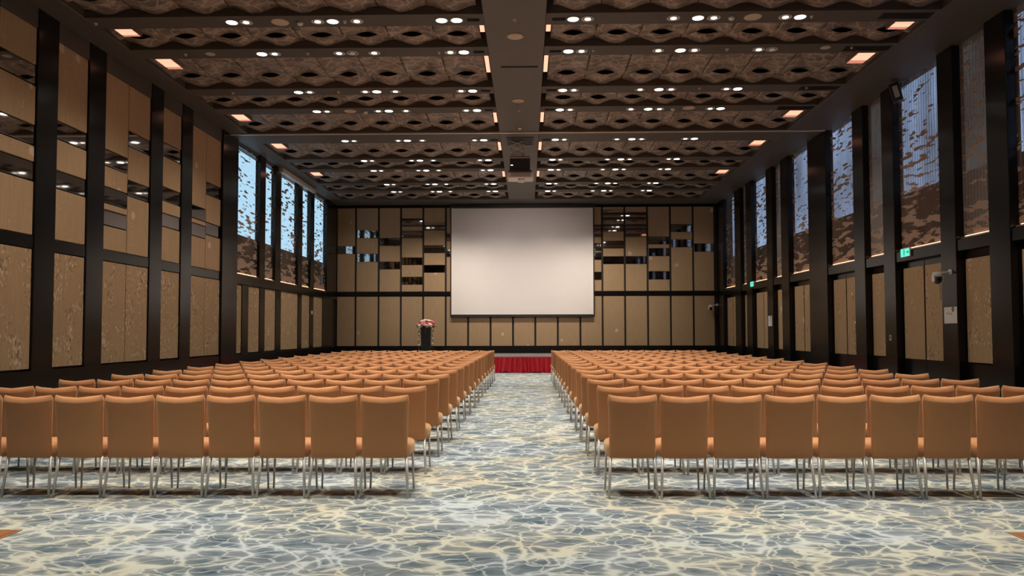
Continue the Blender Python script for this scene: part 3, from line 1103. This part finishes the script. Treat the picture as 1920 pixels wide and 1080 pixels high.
def notice(y0, y1, z0, z1, label):
    t = thing('paper_notice', label, 'notice', (XR, (y0 + y1) / 2, (z0 + z1) / 2), 'white paper notices on the posts')
    w, h = (y1 - y0) / 2, (z1 - z0) / 2
    box('sheet', -.006, 0, -w, w, -h, h, 'paper', t, .001)
    vv, ff = [], []

    def rect(a, b, c, d):
        i0 = len(vv)
        vv.extend([(-.0066, -a * w, b * h), (-.0066, -c * w, b * h), (-.0066, -c * w, d * h), (-.0066, -a * w, d * h)])
        ff.append((i0, i0 + 1, i0 + 2, i0 + 3))
    # short row of dark characters
    for cx, cz in ((-.55, .22), (-.22, .25), (.02, .17), (.24, .17)):
        for k, (a, b, c, d) in enumerate(((-.08, .06, .08, .09), (-.02, -.12, .02, .12), (-.08, -.03, .07, 0), (-.08, -.12, -.04, -.03))):
            rect(cx + a, cz + b, cx + c, cz + d)
    obj('lettering', mesh_from('lettering', vv, ff), 'ink', t)
    v, f = [], []
    n = 12
    for k in range(n):
        a = 2 * math.pi * k / n
        for r in (.045, .015):
            v.append((-.0066, -(.42 * w) + r * math.cos(a), .70 * h + r * math.sin(a)))
    for k in range(n):
        a, b = 2 * k, 2 * ((k + 1) % n)
        f.append((a, b, b + 1, a + 1))
    obj('emblem', mesh_from('emblem', v, f), 'ink', t)
    return t


notice(14.54, 14.98, 1.66, 1.97, 'white paper notice on the dark post under the wall camera')
notice(25.42, 25.80, 1.68, 2.02, 'small white paper notice on the dark post two doors past the sliding wall')


def ptz(x, y, z, arm, label):
    """dome camera on an arm that reaches from the wall into the room"""
    t = thing('wall_camera', label, 'camera', (x, y, z), 'white cameras on wall arms')
    v, f = lathe([(.055, 0), (.055, .02), (.03, .028)], 14)
    obj('mount', mesh_from('mount', v, f, True), 'white_plastic', t, (0, 0, 0), arm.to_track_quat('Z', 'Y').to_euler())
    v, f = tube((0, 0, 0), arm, .02, .02, 10)
    obj('arm', mesh_from('arm', v, f, True), 'white_plastic', t)
    e = Vector(arm)
    v, f = lathe([(.03, .03), (.085, .02), (.09, -.02), (.088, -.06), (.07, -.065)], 18)
    obj('hood', mesh_from('hood', v, f, True), 'white_plastic', t, e)
    v, f = lathe([(.072, -.06), (.078, -.11), (.06, -.17), (.025, -.195)], 18)
    d = obj('camera_head', mesh_from('camera_head', v, f, True), 'black_plastic', t, e)
    v, f = lathe([(.034, 0), (.034, .02), (.022, .024)], 14)
    obj('lens', mesh_from('camera_lens', v, f, True), 'lens_black', d, (-.02, -.07, -.12), (math.radians(90), 0, 0))
    for s in (-1, 1):
        box('side_cover', s * .078 - .012, s * .078 + .012, -.05, .05, -.16, -.03, 'white_plastic', d, .006)
    return t


ptz(XR - .001, 14.72, 2.63, Vector((-.26, -.02, -.03)), 'white camera with black head on a wall arm above the paper notice')
ptz(7.97, 32.55, 2.62, Vector((-.30, -.14, -.04)), 'small white camera on a wall arm in the corner beyond the stage')
# black loudspeaker high on the window wall
t = thing('wall_speaker', 'black box speaker tilted down high in front of the copper screened window', 'speaker', (7.93, 16.55, 6.62), rot=(0, math.radians(-14), math.radians(-28)))
box('cabinet', -.10, .10, -.11, .11, -.20, .20, 'black_plastic', t, .012)
box('grille', -.045, .055, -.118, -.111, -.13, .13, 'grey_plastic', t, .004)
v, f = tube((0, .08, .05), (.16, .14, .20), .018, .018, 8)
obj('bracket', mesh_from('bracket', v, f), 'black_plastic', t)
# small white box speaker at the top corner of the end wall
t = thing('corner_speaker', 'tiny pale box speaker at the top of the end wall beside the corner post', 'speaker', (7.80, YB - .10, 6.62))
box('cabinet', -.06, .06, -.06, .065, -.09, .09, 'grey_plastic', t, .01)
box('grille', -.05, .05, -.066, -.06, -.08, .08, 'pelmet', t, .002)
# switch on the post, sensor on the opposite wall
t = thing('wall_switch', 'tiny wall switch on the dark post between two doors', 'switch', (XR, 17.2, 1.37))
box('plate', -.008, 0, -.043, .043, -.06, .06, 'grey_plastic', t, .003)
box('rocker', -.013, -.008, -.022, .022, -.035, .035, 'black_plastic', t, .002)
t = thing('wall_sensor', 'tiny white sensor on a black post below the bright windows', 'sensor', (PF + .02, 28.8, 2.24))
box('case', 0, .05, -.05, .05, -.07, .07, 'white_plastic', t, .012)
box('sensor_window', .05, .054, -.03, .03, -.04, .01, 'grey_plastic', t, .002)
# blind box over two of the bright windows
t = thing('blind_box', 'long grey roller blind box above two bright windows', 'blind box', (PF + .08, 26.9, 6.82))
box('cassette', -.06, .06, -1.98, 1.98, -.075, .075, 'pelmet', t, .012)
for s in (-1.985, 1.985):
    box('end_cap', -.062, .062, s - .008, s + .008, -.077, .077, 'grey_plastic', t, .004)

# copper floor outlet covers in the carpet
for x0, x1, lab in ((-4.22, -3.90, 'lectern'), (3.62, 3.98, 'door')):
    t = thing('floor_outlet', 'copper floor outlet cover in the open carpet, %s side' % lab, 'floor outlet', ((x0 + x1) / 2, 5.83, 0), 'copper floor outlet covers')
    o = t.location
    box('plate', x0, x1, 5.69, 5.97, 0, .006, 'copper_plate', t, .003, o)
    box('lid', x0 + .03, x1 - .03, 5.72, 5.94, .006, .011, 'copper_plate', t, .002, o)
    box('lid_handle', (x0 + x1) / 2 - .05, (x0 + x1) / 2 + .05, 5.735, 5.75, .011, .016, 'handle_metal', t, .002, o)
